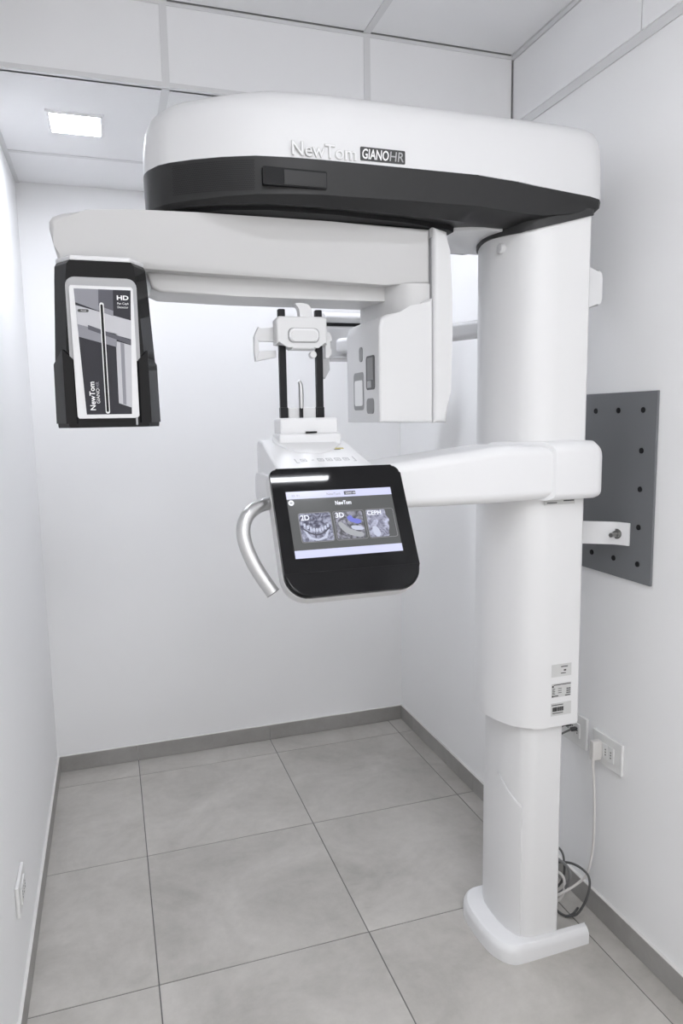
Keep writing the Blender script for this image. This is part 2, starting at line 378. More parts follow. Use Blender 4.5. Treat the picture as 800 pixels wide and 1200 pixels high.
# rating labels (a square code on the top one is left out)
def rect_f(x0, x1, z0, z1, y, t=0.0006): return box(x0, x1, y - t, y, z0, z1)
YN = YS2 - 0.149
def rl(x0, x1, z0, z1, y): return rect_f(.289 + (x0 - .289) * .980, .289 + (x1 - .289) * .980, 1.5 + (z0 - 1.5) * .980, 1.5 + (z1 - 1.5) * .980, y)
s1 = obj('rating_label', rl(1.386, 1.448, .798, .833, YN), M_sticker, sleeve, label='small silver rating sticker, top of three', wn=False)
obj('print', merge(rl(1.415, 1.436, .824, .8265, YN - .0008), rl(1.424, 1.431, .813, .817, YN - .0008), rl(1.415, 1.430, .806, .808, YN - .0008)), M_ink, s1, wn=False)
s2 = obj('rating_label', rl(1.387, 1.448, .740, .779, YN), M_sticker, sleeve, label='small silver rating sticker, middle of three', wn=False)
bs = [rl(1.388, 1.393, .769, .774, YN - .0008), rl(1.388, 1.393, .742, .746, YN - .0008), rl(1.393, 1.447, .7745, .7765, YN - .0008), rl(1.394, 1.408, .743, .7455, YN - .0008), rl(1.430, 1.446, .742, .7445, YN - .0008)]
for i in range(3):
    for j in range(3): bs.append(rl(1.434 + .0045 * i, 1.437 + .0045 * i, .748 + .006 * j, .7515 + .006 * j, YN - .0008))
for j in range(5): bs.append(rl(1.389, 1.398 - .002 * (j % 2), .750 + .0036 * j, .7512 + .0036 * j, YN - .0008))
for j in range(3): bs.append(rl(1.407, 1.418, .752 + .006 * j, .7532 + .006 * j, YN - .0008))
obj('print', merge(*bs), M_ink, s2, wn=False)
s3 = obj('rating_label', rl(1.386, 1.450, .688, .724, YN), M_sticker, sleeve, label='small silver barcode sticker, lowest of three', wn=False)
bs = [rl(1.388, 1.424, .7175, .7195, YN - .0008), rl(1.391, 1.424, .6945, .6965, YN - .0008)]
x = 1.391
while x < 1.424:
    d = random.choice((.0008, .0014, .002)); bs.append(rl(x, x + d, .7005, .7125, YN - .0008)); x += d + random.choice((.0006, .001))
obj('print', merge(*bs), M_ink, s3, wn=False)
s4 = obj('rating_label', rl(1.352, 1.445, 1.268, 1.292, YN), M_sticker, sleeve, label='narrow label strip under the support arm', wn=False)
obj('print', merge(rl(1.356, 1.425, 1.283, 1.287, YN - .0008), rl(1.41, 1.442, 1.276, 1.279, YN - .0008), rl(1.36, 1.39, 1.272, 1.2745, YN - .0008)), M_ink, s4, wn=False)
# rear wall stand-off near the top of the column
bm = prism([(1.450, 1.752), (1.474, 1.768), (1.482, 1.779), (1.518, 1.779), (1.528, 1.785), (1.532, 1.798), (1.532, 1.852), (1.528, 1.865), (1.518, 1.871), (1.482, 1.871), (1.474, 1.882), (1.450, 1.900)], 'y', -1.49, -1.55, 0.006)
obj('rear_spacer', bm, M_white, X)
# ---- overhead: white shell and charcoal band
OV = [(.397, 0.0), (.398, .02), (.404, .045), (.424, .085), (.446, .108), (.491, .140), (.549, .172), (.616, .198), (.69, .208), (.761, .2115), (.941, .2125), (1.10, .213), (1.135, .213), (1.236, .213), (1.31, .2128), (1.382, .212), (1.44, .209), (1.473, .200), (1.489, .184), (1.497, .150), (1.50, .09), (1.50, 0.0)]
def lin(tab, x):
    if x <= tab[0][0]: return tab[0][1]
    for (a, p), (b, q) in zip(tab[:-1], tab[1:]):
        if a <= x <= b: return p + (q - p) * (x - a) / (b - a)
    return tab[-1][1]
RIM = [(1.135, 2.05), (1.227, 2.045), (1.345, 2.033), (1.5, 2.024)]
CRS = [(.45, 1.966), (.613, 1.972), (.80, 1.979), (1.138, 1.981), (1.21, 1.976), (1.287, 1.970), (1.36, 1.977), (1.444, 1.996), (1.5, 2.012)]
def ring(half, z, dn=0.0, ds=0.0, dr=0.0):
    """inset: dn at the nose, ds at the sides, dr at the right end"""
    out = []
    mx = 0.98
    for x, h in half:
        k = max(0.0, (mx - x) / (mx - .397)) if x < mx else -max(0.0, (x - mx) / (1.50 - mx))
        out.append((x + (dn * k if k > 0 else dr * k), max(h - ds * min(1, h / .1), 0.0)))
    zz = lambda x: z + (lin(RIM, x) - 2.05) * max(0.0, 1 - (z - 2.05) / .08)
    pts = [(x, YC - h, zz(x)) for x, h in out] + [(x, YC + h, zz(x)) for x, h in reversed(out)][1:-1]
    return [Vector(p) for p in pts]
shell = obj('overhead_shell', loft([ring(OV, 2.050), ring(OV, 2.10, .002, .001, .001), ring(OV, 2.138, .008, .003, .002), ring(OV, 2.164, .020, .008, .005), ring(OV, 2.182, .040, .017, .010), ring(OV, 2.196, .072, .034, .02), ring(OV, 2.204, .125, .07, .05)]), M_shell, X, ang=40)
# charcoal band below the shell: top rim follows the shell, lower rim is drawn in towards the column
LIP = [(.397, .006), (.6, .014), (.8, .020), (.975, .036), (1.172, .062), (1.35, .066), (1.41, .03), (1.5, .012)]
LIPZ = [(.397, 1.960), (1.16, 1.962), (1.25, 1.960), (1.32, 1.962), (1.44, 1.985), (1.5, 2.004)]
def lowz(x): return lin(CRS, x)
def lowin(x): return .003
def band_ring(kind):
    out = []
    for x, h in OV:
        k = min(1, h / .08)
        if kind == 0: hh, z = h, lin(RIM, x) + .0005
        elif kind == 1: hh, z = h - .003 * k, lin(CRS, x) + .002
        elif kind == 2: hh, z = h - .006 * k, lin(CRS, x)
        elif kind == 3: hh, z = h - (.006 + lin(LIP, x)) * k, lin(LIPZ, x)
        else: hh, z = h - (.05 + lin(LIP, x)) * k, lin(LIPZ, x) + .004
        hh = max(0, hh); d = (0, .002, .004, .014, .05)[kind]
        out.append((x + d * (1 - h / .212) if x < .5 else x - (d * .5 if x > 1.485 else 0), hh, z))
    return [Vector((x, YC - h, z)) for x, h, z in out] + [Vector((x, YC + h, z)) for x, h, z in reversed(out)][1:-1]
band = obj('overhead_band', loft([band_ring(k) for k in range(5)]), M_band, X, ang=24)
# seam line along the band above the lower lip
# recessed display window in the band
yw = YC - .2125
dw = obj('band_window', prism(rrect(.626, .766, 1.990, 2.026, .003), 'y', yw - .001, yw + .01, 0.0003, 1), M_blackm, band)
obj('window_pane', rect_f(.672, .764, 1.993, 2.022, yw - .0013), M_band, dw, wn=False)
# speaker grille: raised dots on the bevelled nose corner
def on_band(x, z):
    t = (2.0505 - z) / (2.0505 - lowz(x))
    for (a, p), (b, q) in zip(OV[:-1], OV[1:]):
        if a <= x <= b and b > a:
            h = p + (q - p) * (x - a) / (b - a); n = Vector((-(q - p), -(b - a), 0)).normalized()
            return Vector((x, YC - (h - lowin(x) * t), z)), n
    return None, None
gb = bmesh.new()
for i in range(46):
    for j in range(16):
        x = .452 + i * .0035 + (j % 2) * .00175; z = 1.984 + j * .0038
        p, n = on_band(x, z)
        if p is None: continue
        u = Vector((0, 0, 1)).cross(n).normalized(); v = Vector((0, 0, 1)); r = .0012
        q = [gb.verts.new(p + n * .0006 + r * (math.cos(a) * u + math.sin(a) * v)) for a in [k * math.pi / 3 for k in range(6)]]
        gb.faces.new(q)
obj('speaker_grille', gb, M_blackm, band, wn=False, kind='stuff')
# underside: black recess along the rotating arm, white panel beside the column
UH = [(.43, .02), (.46, .08), (.55, .13), (.65, .160), (.8, .160), (.975, .14), (1.11, .105), (1.13, .09)]
obj('underside_recess', prism(sym(UH), 'z', 1.954, 1.9668), M_blackm, X)
obj('underside_panel', prism([(1.132, -1.49), (1.20, -1.515), (1.262, -1.515), (1.30, -1.36), (1.37, -1.30), (1.37, -1.266), (1.172, -1.266), (1.132, -1.29)], 'z', 1.957, 1.9675, .001, 1), M_white2, X)
obj('rotation_hub', cyl((.70, YC, 1.944), 'z', .075, .02, 40), M_blackm, X)
# charcoal collar around the top of the column
fo = [(x - (.004 if x < 1.4 else -.004), h + (.0038 if h > .05 else .002)) for x, h in sc]; fo[0] = (1.242, 0)
COLZ = [(1.242, 1.948), (1.27, 1.943), (1.30, 1.947), (1.357, 1.960), (1.437, 1.981), (1.46, 1.988)]
obj('column_collar', prism(sym(fo, YS2), 'z', 1.94, 2.03, 0, 1, bot=lambda p: lin(COLZ, p[0]), top=lambda p: 2.0), M_fair, X, ang=30)
# lettering on the shell
YT = YC - .2125
obj('lettering', text_bm('NewTom', .040, FRONT(.690, YT - .0003, 2.0545), .0016, width=.143, bold=.0009), M_sticker, shell, label='raised silver NewTom lettering', wn=False)
obj('lettering_face', text_bm('NewTom', .040, FRONT(.690, YT - .0022, 2.0545), .0004, width=.143, bold=-.0003), M_white, shell, wn=False)
bd = obj('badge', prism(rrect(.843, .948, 2.0565, 2.0845, .002), 'y', YT - .0012, YT + .004, .0004, 1), M_ink, shell, label='black GIANO HR badge')
obj('badge_text', text_bm('GIANO', .029, FRONT(.847, YT - .0015, 2.0605), .0004, shear=.12, bold=.0004, width=.062), M_inkw, bd, wn=False)
obj('badge_text', text_bm('HR', .029, FRONT(.911, YT - .0015, 2.0605), .0004, shear=.12, width=.033), M_inkg, bd, wn=False)
# ---- rotating C-arm
pf = [(.212, 1.836), (.203, 1.868), (.1965, 1.90), (.197, 1.914), (.204, 1.924), (.222, 1.932), (.27, 1.941), (.36, 1.948), (.5, 1.9515), (.8, 1.9525), (1.058, 1.9525), (1.058, 1.822), (.95, 1.822), (.7, 1.828), (.5, 1.832), (.39, 1.835)]
bm = prism(pf, 'y', -1.512, -1.285, .012, 4)
for v in bm.verts:                              # front face leans in towards its lower edge
    if v.co.y < -1.4: v.co.y += .042 * max(0, min(1, (1.915 - v.co.z) / .09)) * max(0, min(1, (v.co.x - .21) / .1)) * max(0, min(1, (1.045 - v.co.x) / .12))
rot = obj('rotating_arm', bm, M_arm, X, ang=40)
# lower fairing under the beam
pl = [(.39, 1.837), (.40, 1.800), (.42, 1.792), (.6, 1.789), (.94, 1.789), (1.03, 1.789), (1.03, 1.83)]
obj('beam_fairing', prism(pl, 'y', -1.440, -1.30, .008, 3), M_arm, rot)
obj('neck', prism([(.950, -1.300), (.953, -1.36), (.960, -1.42), (.972, -1.465), (.990, -1.493), (1.012, -1.507), (1.058, -1.511), (1.058, -1.300)], 'z', 1.70, 1.8235), M_arm, rot, ang=50)
# x-ray source housing
ph = [(.914, 1.49), (1.056, 1.486), (1.056, 1.787), (1.045, 1.784), (1.025, 1.772), (1.0, 1.760), (.97, 1.752), (.935, 1.745), (.92, 1.735), (.914, 1.715)]
th = obj('source_housing', prism(ph, 'y', -1.530, -1.285, .024, 5), M_white2, X, ang=40)
rc = obj('rear_cover', prism([(1.0572, 1.486), (1.094, 1.486), (1.103, 1.56), (1.107, 1.70), (1.106, 1.80), (1.100, 1.90), (1.094, 1.944), (1.0572, 1.953)], 'y', -1.532, -1.283, .012, 4), M_white2, X, ang=40)
obj('seam', box(1.0555, 1.0592, -1.520, -1.29, 1.50, 1.93), M_seam, rc, wn=False)
def port(y0, y1, z0, z1, r, m, d=.0015, label=None, name='port'):
    return obj(name, prism(rrect(y0, y1, z0, z1, r), 'x', .914 - d, .918, .0006, 1), m, th, label=label)
port(-1.414, -1.391, 1.643, 1.680, .008, M_slot)
p = port(-1.500, -1.441, 1.570, 1.653, .008, M_slotd)
obj('port_pane', box(.9115, .914, -1.492, -1.452, 1.594, 1.648), M_slot, p, wn=False); obj('port_latch', box(.911, .914, -1.480, -1.452, 1.575, 1.592), M_inkg, p, wn=False)
p = port(-1.420, -1.346, 1.521, 1.617, .010, M_seam, name='laser_window')
obj('window_glass', prism(rrect(-1.414, -1.356, 1.532, 1.597, .006), 'x', .9115, .914, .0005, 1), M_inkw, p)
port(-1.493, -1.443, 1.511, 1.549, .010, M_slot)
# ---- detector head at the left end of the arm
DY = -1.540
dp = lambda h, d0: [(.293 - h, -1.40), (.293 - h, DY + .045), (.293 - h + d0, DY), (.293 + h - d0, DY), (.293 + h, DY + .045), (.293 + h, -1.40)]
det = obj('detector_head', loft([[Vector((x, y, z)) for x, y in dp(h, d)] for h, d, z in ((.1045, .026, 1.4905), (.1055, .024, 1.4945), (.106, .023, 1.52), (.1035, .024, 1.62), (.094, .025, 1.80), (.092, .026, 1.826), (.088, .028, 1.833))]), M_black, X, ang=24)
obj('top_cap', prism([(x, y) for x, y in dp(.089, .030)], 'z', 1.832, 1.843, .004, 3), M_white, det)
# lower cup with raised shoulders
cupo = lambda h: [(.293 - h, -1.41), (.293 - h, DY + .044), (.293 - h + .024, DY - .004), (.293 + h - .024, DY - .004), (.293 + h, DY + .044), (.293 + h, -1.41)]
bm = bmesh.new()
for s in (-1, 1):
    pass
bm.free()
def cup_side(s):
    a = [Vector((.293 + s * .1085, -1.42, 1.50)), Vector((.293 + s * .1085, DY + .044, 1.50)), Vector((.293 + s * .0865, DY - .004, 1.50)), Vector((.293 + s * .066, DY - .004, 1.50))]
    b = [Vector((.293 + s * .1065, -1.42, 1.60)), Vector((.293 + s * .1065, DY + .044, 1.625)), Vector((.293 + s * .0855, DY - .004, 1.652)), Vector((.293 + s * .066, DY - .004, 1.632))]
    bm = bmesh.new(); out = []
    for k in range(4): out.append((bm.verts.new(a[k]), bm.verts.new(b[k])))
    inn = []
    for k in range(4):
        off = Vector((-s * .004, .003, 0)); inn.append((bm.verts.new(a[k] + off), bm.verts.new(b[k] + off)))
    for k in range(3):
        bm.faces.new((out[k][0], out[k + 1][0], out[k + 1][1], out[k][1])); bm.faces.new((inn[k][0], inn[k + 1][0], inn[k + 1][1], inn[k][1]))
        bm.faces.new((out[k][1], out[k + 1][1], inn[k + 1][1], inn[k][1])); bm.faces.new((out[k][0], out[k + 1][0], inn[k + 1][0], inn[k][0]))
    bm.faces.new((out[0][0], out[0][1], inn[0][1], inn[0][0])); bm.faces.new((out[3][0], out[3][1], inn[3][1], inn[3][0]))
    return bm
obj('cup_shoulder', cup_side(-1), M_black, det, ang=20); obj('cup_shoulder', cup_side(1), M_black, det, ang=20)
# bezel and printed front plate (built in x, z at the front plane)
def fpoly(pts, y, t): return prism(pts, 'y', y - t, y)
# front plate corners measured on the plate: local (u 0..1, v 0..1) inside the white frame
FX0, FX1, FZ0, FZ1 = .222, .366, 1.502, 1.800
obj('bezel', prism(rrect(.2215, .3625, 1.63, 1.799, (.004, .004, .018, .018)), 'y', DY - .003, DY + .002, .001, 1), M_inkg, det)
frame_out = [(.2315, 1.7815), (.351, 1.7815), (.355, 1.777), (.3545, 1.514), (.350, 1.5095), (.233, 1.5095), (.2295, 1.514), (.228, 1.777)]
fp = obj('front_frame', prism(frame_out, 'y', DY - .009, DY - .002, .0018, 2), M_white, det)
YP = DY - .0092
def mp(x, z):
    # plate whose two sides lean inwards towards the bottom
    k = (1.787 - z) / .2705; u = (x - (.2300 + .0235 * k)) / ((.3500 - .0025 * k) - (.2300 + .0235 * k))
    a = .2380 + .0100 * k; b = .3500 - .0110 * k
    return (a + u * (b - a), 1.7745 - k * .2565)
def lab(pts, m, lift=0.0002, name='label_print'): return obj(name, fpoly([mp(*p) for p in pts], YP - lift, .0003), m, det, wn=False)
# plate area: left edge slants from (.2305,1.787) to (.2535,1.514); right edge .352
def le(z): return .2300 + (1.787 - z) / (1.787 - 1.5165) * .0235
def q(x, z): return (x, z)
lab([(le(1.787), 1.787), (le(1.5165), 1.5165), (.3475, 1.5165), (.3500, 1.787)], M_g1, 0.0, 'label_plate')
lab([(le(1.787), 1.787), (le(1.758), 1.758), (.281, 1.741), (.281, 1.787)], M_g4)                     # grey top-left field
lab([(.281, 1.787), (.281, 1.741), (.312, 1.730), (.312, 1.787)], M_g2)                              # darker field beside it
lab([(le(1.752), 1.752), (le(1.712), 1.712), (.3493, 1.681), (.3496, 1.722)], M_g3, .0004)           # pale slanted beam
lab([(le(1.712), 1.712), (le(1.685), 1.685), (.318, 1.664), (.318, 1.692)], M_g4, .0004)             # mid grey below it
lab([(.2585, 1.7105), (.2585, 1.701), (.3490, 1.669), (.3490, 1.679)], M_g2, .0006)
lab([(.281, 1.752), (.281, 1.741), (.312, 1.730), (.312, 1.742)], M_g4, .0006)
lab([(.3165, 1.677), (.3205, 1.541), (.3473, 1.531), (.3488, 1.668)], M_g3, .0004)                   # printed column
lab([(.326, 1.674), (.3295, 1.539), (.3365, 1.537), (.334, 1.671)], M_g4, .0006)
lab(rrect(.2375, .2605, 1.7375, 1.7435, .0028), M_ink, .0008)
slot = obj('detector_slit', prism(rrect(.2861, .2947, 1.5195, 1.748, .004), 'y', YP - .0016, YP, .0004, 1), M_inkw, det, label='narrow white-edged vertical slit')
# slit leans a little like the plate
obj('slit_core', prism(rrect(.2880, .2928, 1.523, 1.744, .0022), 'y', YP - .0020, YP - .0010), M_blackm, slot, wn=False)
obj('label_text', text_bm('HD', .0125, FRONT(.3215, YP - .0008, 1.7545), .0002, bold=.0004, width=.0235), M_inkw, det, wn=False)
obj('label_text', text_bm('Pan Ceph', .0062, FRONT(.3220, YP - .0008, 1.7450), .0002, width=.0225), M_inkw, det, wn=False)
obj('label_text', text_bm('Detector', .0062, FRONT(.3220, YP - .0008, 1.7375), .0002, width=.0215), M_inkw, det, wn=False)
obj('label_text', text_bm('Focus', .0042, FRONT(.2495, YP - .0012, 1.7290), .0002, width=.010), M_inkw, det, wn=False)
ROTV = lambda x, y, z: Matrix.Translation((x, y, z)) @ Matrix.Rotation(math.pi / 2, 4, 'X') @ Matrix.Rotation(math.pi / 2, 4, 'Z')
obj('label_text', text_bm('NewTom', .0150, ROTV(.2665, YP - .0008, 1.527), .0002, bold=.0003, width=.059), M_inkw, det, wn=False)
obj('label_text', text_bm('GIANO', .0100, ROTV(.2760, YP - .0008, 1.541), .0002, width=.031), M_inkw, det, wn=False)
obj('label_text', text_bm('HR', .0100, ROTV(.2760, YP - .0008, 1.574), .0002, width=.012), M_g4, det, wn=False)
obj('pull_tab', box(.3465, .3510, DY - .010, DY - .004, 1.4945, 1.511, .001, 1), M_inkg, det)
# ---- support arm
def rsec(x, y0, y1, z0, z1, r, n=5): return [Vector((x, a, b)) for a, b in rrect(y0, y1, z0, z1, r, n)]
secs = [(.63, -1.60, -1.40, 1.300, 1.372), (.90, -1.615, -1.42, 1.287, 1.392), (1.05, -1.622, -1.43, 1.286, 1.410), (1.20, -1.630, -1.46, 1.287, 1.428), (1.345, -1.634, -1.52, 1.291, 1.424)]
sa = obj('support_arm', loft([rsec(x, a, b, c, d, .026) for x, a, b, c, d in secs]), M_white, X, ang=45)
col_secs = [(1.24, -1.40), (1.0, 0)]
def collar_ring(k):
    """loop around the arm end: slanted front seam"""
    return k
cb = loft([[Vector((x0 + sl * ((-1.636) - a) , a, b)) for a, b in rrect(-1.640, -1.50, 1.287, zt, (.020, .02, .03, .03))] for x0, zt, sl in ((1.335, 1.434, .95), (1.40, 1.436, .3), (1.462, 1.434, 0))] +
          [[Vector((1.478, a, b)) for a, b in rrect(-1.634, -1.50, 1.290, 1.424, (.020, .02, .03, .03))], [Vector((1.487, a, b)) for a, b in rrect(-1.622, -1.50, 1.298, 1.405, (.016, .02, .03, .026))]])
obj('arm_collar', cb, M_white, X, ang=45)
# slanted control panel between arm and chin rest
cpn = [(-1.66, 1.30), (-1.66, 1.375), (-1.645, 1.386), (-1.425, 1.4475), (-1.36, 1.449), (-1.345, 1.44), (-1.345, 1.36), (-1.42, 1.30)]
bm = prism(cpn, 'x', .635, .866, .007, 3)
for v in bm.verts:
    k = (v.co.y + 1.66) / .3; v.co.x += (.012 * k if v.co.x < .7 else -.010 * k)
pan = obj('control_panel', bm, M_white, X)
def on_pan(x, y, d=.0006): return Vector((x, y, 1.386 + (y + 1.645) / .22 * .0615 + d))
def pan_quad(x0, x1, y0, y1, d=.0006):
    b = bmesh.new(); t = [b.verts.new(on_pan(*p, d)) for p in ((x0, y0), (x1, y0), (x1, y1), (x0, y1))]; u = [b.verts.new(v.co - Vector((0, 0, .0012))) for v in t]
    b.faces.new(t); b.faces.new(u[::-1])
    for i in range(4): b.faces.new((t[i], t[(i + 1) % 4], u[(i + 1) % 4], u[i]))
    return b
ks = [pan_quad(.690, .692, -1.585, -1.560), pan_quad(.690, .697, -1.587, -1.585), pan_quad(.832, .834, -1.585, -1.555), pan_quad(.827, .834, -1.587, -1.585)]
for k in range(6):
    x = .703 + k * .0205
    if k == 1: ks.append(pan_quad(x + .006, x + .012, -1.572, -1.570)); continue
    ks += [pan_quad(x, x + .014, -1.580, -1.578), pan_quad(x, x + .014, -1.564, -1.562), pan_quad(x, x + .0016, -1.580, -1.562), pan_quad(x + .0125, x + .014, -1.580, -1.562), pan_quad(x + .004, x + .010, -1.573, -1.570)]
obj('key_markings', merge(*ks), M_inkg, pan, wn=False)
obj('key_markings', merge(pan_quad(.806, .8075, -1.50, -1.455), pan_quad(.806, .822, -1.502, -1.499)), M_ink, pan, wn=False)
obj('warning_mark', pan_quad(.808, .832, -1.498, -1.490, .0009), M_yellow, pan, wn=False)
# round boss under the chin rest, lying on the slanted panel
bo = []
for (r, d) in ((.080, -.001), (.080, .004), (.074, .007)):
    bo.append([on_pan(.752 + r * math.cos(a), -1.43 + r * 1.2 * math.sin(a), d) for a in [k * 2 * math.pi / 36 for k in range(36)]])
obj('panel_boss', loft(bo), M_white, pan)
# ---- chin and head rest
cr = obj('head_rest', box(.685, .833, -1.455, -1.385, 1.462, 1.504, .007, 3), M_white, X, ang=40)
obj('rest_step', box(.680, .838, -1.462, -1.380, 1.436, 1.466, .006, 3), M_white, cr)
obj('release_slot', box(.747, .775, -1.4632, -1.458, 1.4665, 1.4705), M_blackm, cr, wn=False)
for x in (.703, .796):
    obj('rod', box(x - .0088, x + .0088, -1.428, -1.412, 1.50, 1.766, .003, 2), M_rod, cr)
    s = -1 if x > .75 else 1
    obj('rod_collar', box(x - .0096 + min(s, 0) * -.0, x + .0096, -1.4295, -1.411, 1.503, 1.530, .002, 2), M_rod, cr)
obj('lower_bridge', box(.714, .785, -1.424, -1.404, 1.50, 1.529, .003, 2), M_white2, cr)
obj('bite_stem', box(.7415, .7495, -1.434, -1.424, 1.50, 1.529, .001, 2), M_rod, cr)
obj('bite_stick', tube([(.7455, -1.429, 1.527), (.746, -1.429, 1.56), (.745, -1.429, 1.585), (.740, -1.432, 1.594)], [.0055, .0065, .0055, .003], 12, 5), M_chrome, cr)
# crosspiece
cx = [(.684, 1.680), (.716, 1.678), (.720, 1.668), (.780, 1.668), (.784, 1.678), (.811, 1.680), (.811, 1.742), (.803, 1.747), (.692, 1.746), (.684, 1.738)]
cp = obj('crosspiece', prism(cx, 'y', -1.448, -1.405, .006, 3), M_white2, cr)
hb = prism(rrect(.712, .790, 1.684, 1.719, .012), 'y', -1.4500, -1.440, .001, 1)
hd = obj('handle_recess', hb, M_seam, cp); obj('handle_pad', prism(rrect(.7145, .7875, 1.6865, 1.7175, .011), 'y', -1.4525, -1.444, .003, 3), M_white, cp)
obj('handle_lip', prism(rrect(.719, .783, 1.687, 1.7125, .009), 'y', -1.4535, -1.450, .0015, 2), M_white2, cp)
hn = chaikin([(.745, 1.735), (.745, 1.757), (.742, 1.768), (.733, 1.776), (.738, 1.779), (.757, 1.779), (.770, 1.774), (.776, 1.762), (.778, 1.735)], 2, True)
obj('forehead_pad', prism(hn, 'y', -1.440, -1.415, .003, 2), M_white2, cr)
obj('lock_knob', cyl((.777, -1.440, 1.657), 'y', .0085, .02, 20, .002), M_white2, cr)
def clamp(s):
    f = lambda x: .750 + s * (.750 - x) if s < 0 else x
    outer = [(.690, 1.726), (.676, 1.722), (.655, 1.719), (.648, 1.724), (.637, 1.700), (.6365, 1.665), (.639, 1.642), (.690, 1.652)]
    inner = [(.690, 1.690), (.648, 1.690), (.648, 1.666), (.690, 1.669)]
    b1 = [outer[0], outer[1], outer[2], outer[3], outer[4], inner[1], inner[0]]; b2 = [outer[4], outer[5], outer[6], inner[2], inner[1]]; b3 = [outer[6], outer[7], inner[3], inner[2]]
    bm = merge(*[prism([(f(x), z) for x, z in (b if s > 0 else b[::-1])], 'y', -1.412, -1.395, .0015, 2) for b in (b1, b2, b3)])
    return bm
obj('temple_clamp', clamp(1), M_white2, cr)
rb = [(.812, 1.715), (.826, 1.712), (.832, 1.700), (.829, 1.690), (.820, 1.684), (.829, 1.674), (.829, 1.660), (.820, 1.650), (.812, 1.650)]
obj('temple_clamp', prism(rb, 'y', -1.425, -1.395, .003, 2), M_white2, cr)
obj('clamp_foot', prism([(.806, 1.650), (.824, 1.650), (.825, 1.622), (.812, 1.600), (.806, 1.602)], 'y', -1.42, -1.40, .003, 2), M_inkg, cr)
# ---- touchscreen console, tilted
mtop = Vector((0.607, -1.672, 1.397)); vdir = Vector((0, -.135, -.245)); VL = vdir.length; vdir.normalize()
ux = Vector((1, 0, 0)); nrm = ux.cross(-vdir).normalized()           # outward normal (towards -y, +z)
if nrm.y > 0: nrm = -nrm
MM = Matrix(((ux.x, -vdir.x, nrm.x, mtop.x), (ux.y, -vdir.y, nrm.y, mtop.y), (ux.z, -vdir.z, nrm.z, mtop.z), (0, 0, 0, 1)))
# local: X right, Y up along the slope (0 top, negative down), Z out of the screen
MW = .296
mon = obj('console', xf(prism(rrect(0, MW, -VL - .005, 0, (.050, .050, .020, .014), 8), 'z', -.034, 0, .006, 4), MM), M_black, X, ang=35)
obj('console_back', xf(prism(rrect(-.0015, MW + .0015, -VL - .0065, .0015, (.051, .051, .021, .015), 8), 'z', -.045, -.012, .004, 3), MM), M_white2, mon, ang=35)
obj('mount_block', box(.70, .83, -1.68, -1.60, 1.30, 1.33, .006), M_white2, mon)
def lq(x0, x1, y0, y1, z=.0004, m=None, name='x', par=None, r=0):
    return obj(name, xf(prism(rrect(x0, x1, y0, y1, max(r, .0002), 4), 'z', z - .0003, z), MM), m, par or mon, wn=False)
# chin crease
obj('bezel_crease', xf(box(.004, MW - .004, -VL + .046, -VL + .0466, -.0005, .0002), MM), M_blackm, mon, wn=False)
SX0, SX1, SY1, SY0 = .028, .264, -.055, -.203
scr = lq(SX0, SX1, SY0, SY1, .0006, M_scr, 'screen'); scr['label'] = 'lit touchscreen showing three x-ray tiles'
def sq(x0, x1, y0, y1, z, m, name, r=0):   # fractions of the screen
    a = SX0 + x0 * (SX1 - SX0); b = SX0 + x1 * (SX1 - SX0); c = SY1 - y1 * (SY1 - SY0); d = SY1 - y0 * (SY1 - SY0)
    return obj(name, xf(prism(rrect(a, b, c, d, max(r, .0001), 4), 'z', z - .0002, z), MM), m, scr, wn=False)
def st_(s, x, y, size, m, z=.0016, width=None, bold=0):
    a = SX0 + x * (SX1 - SX0); c = SY1 - y * (SY1 - SY0)
    return obj('screen_text', text_bm(s, size, MM @ Matrix.Translation((a, c, z)), .0001, width=width, bold=bold), m, scr, wn=False)
sq(0, 1, 0, .115, .0010, M_scrbar, 'status_bar'); sq(0, 1, .885, 1, .0010, M_scrbar, 'footer_bar')
sq(.54, .65, .03, .085, .0013, M_scrdk, 'badge_print'); st_('GIANO HR', .555, .075, .0065, M_scrtxt, width=.022)
st_('NewTom', .375, .082, .0085, M_scrln, width=.030); st_('ID: 01', .05, .080, .0065, M_scrln, width=.016)
b_ = obj('menu_button', xf(cyl((SX0 + .035 * .238, SY1 - .165 * .154, .0009), 'z', .0062, .0004, 20), MM), M_scrtxt, scr, wn=False)
obj('button_mark', xf(box(SX0 + .0055, SX0 + .011, SY1 - .0270, SY1 - .0240, .0012, .0015), MM), M_scrln, scr, wn=False)
st_('NewTom', .44, .235, .0125, M_scrtxt, width=.036, bold=.0004)
def tile_frame(x0, x1, y0, y1):
    sq(x0 - .006, x1 + .006, y0 - .012, y1 + .012, .0009, M_scrln, 'tile_border', .005); sq(x0 - .002, x1 + .002, y0 - .006, y1 + .006, .0011, M_scr, 'tile_field', .004)
tile_frame(.085, .375, .345, .765); sq(.085, .375, .345, .765, .0013, M_x1, 'xray_picture', .004)
tile_frame(.405, .690, .345, .765); sq(.410, .675, .350, .760, .0013, M_x2, 'xray_picture', .004)
tile_frame(.715, .975, .345, .765); sq(.715, .900, .345, .765, .0013, M_x3, 'xray_picture', .004)
def spoly(pts, m, z, name):
    pp = [(SX0 + x * (SX1 - SX0), SY1 - y * (SY1 - SY0)) for x, y in pts]
    return obj(name, xf(prism(pp, 'z', z - .0002, z), MM), m, scr, wn=False)
arc = [(.10 + .26 * t, .56 + .11 * math.sin(math.pi * t)) for t in [k / 10 for k in range(11)]]
spoly([(x, y - .012) for x, y in arc] + [(x, y + .012) for x, y in reversed(arc)], M_scrdk, .0016, 'bite_line')
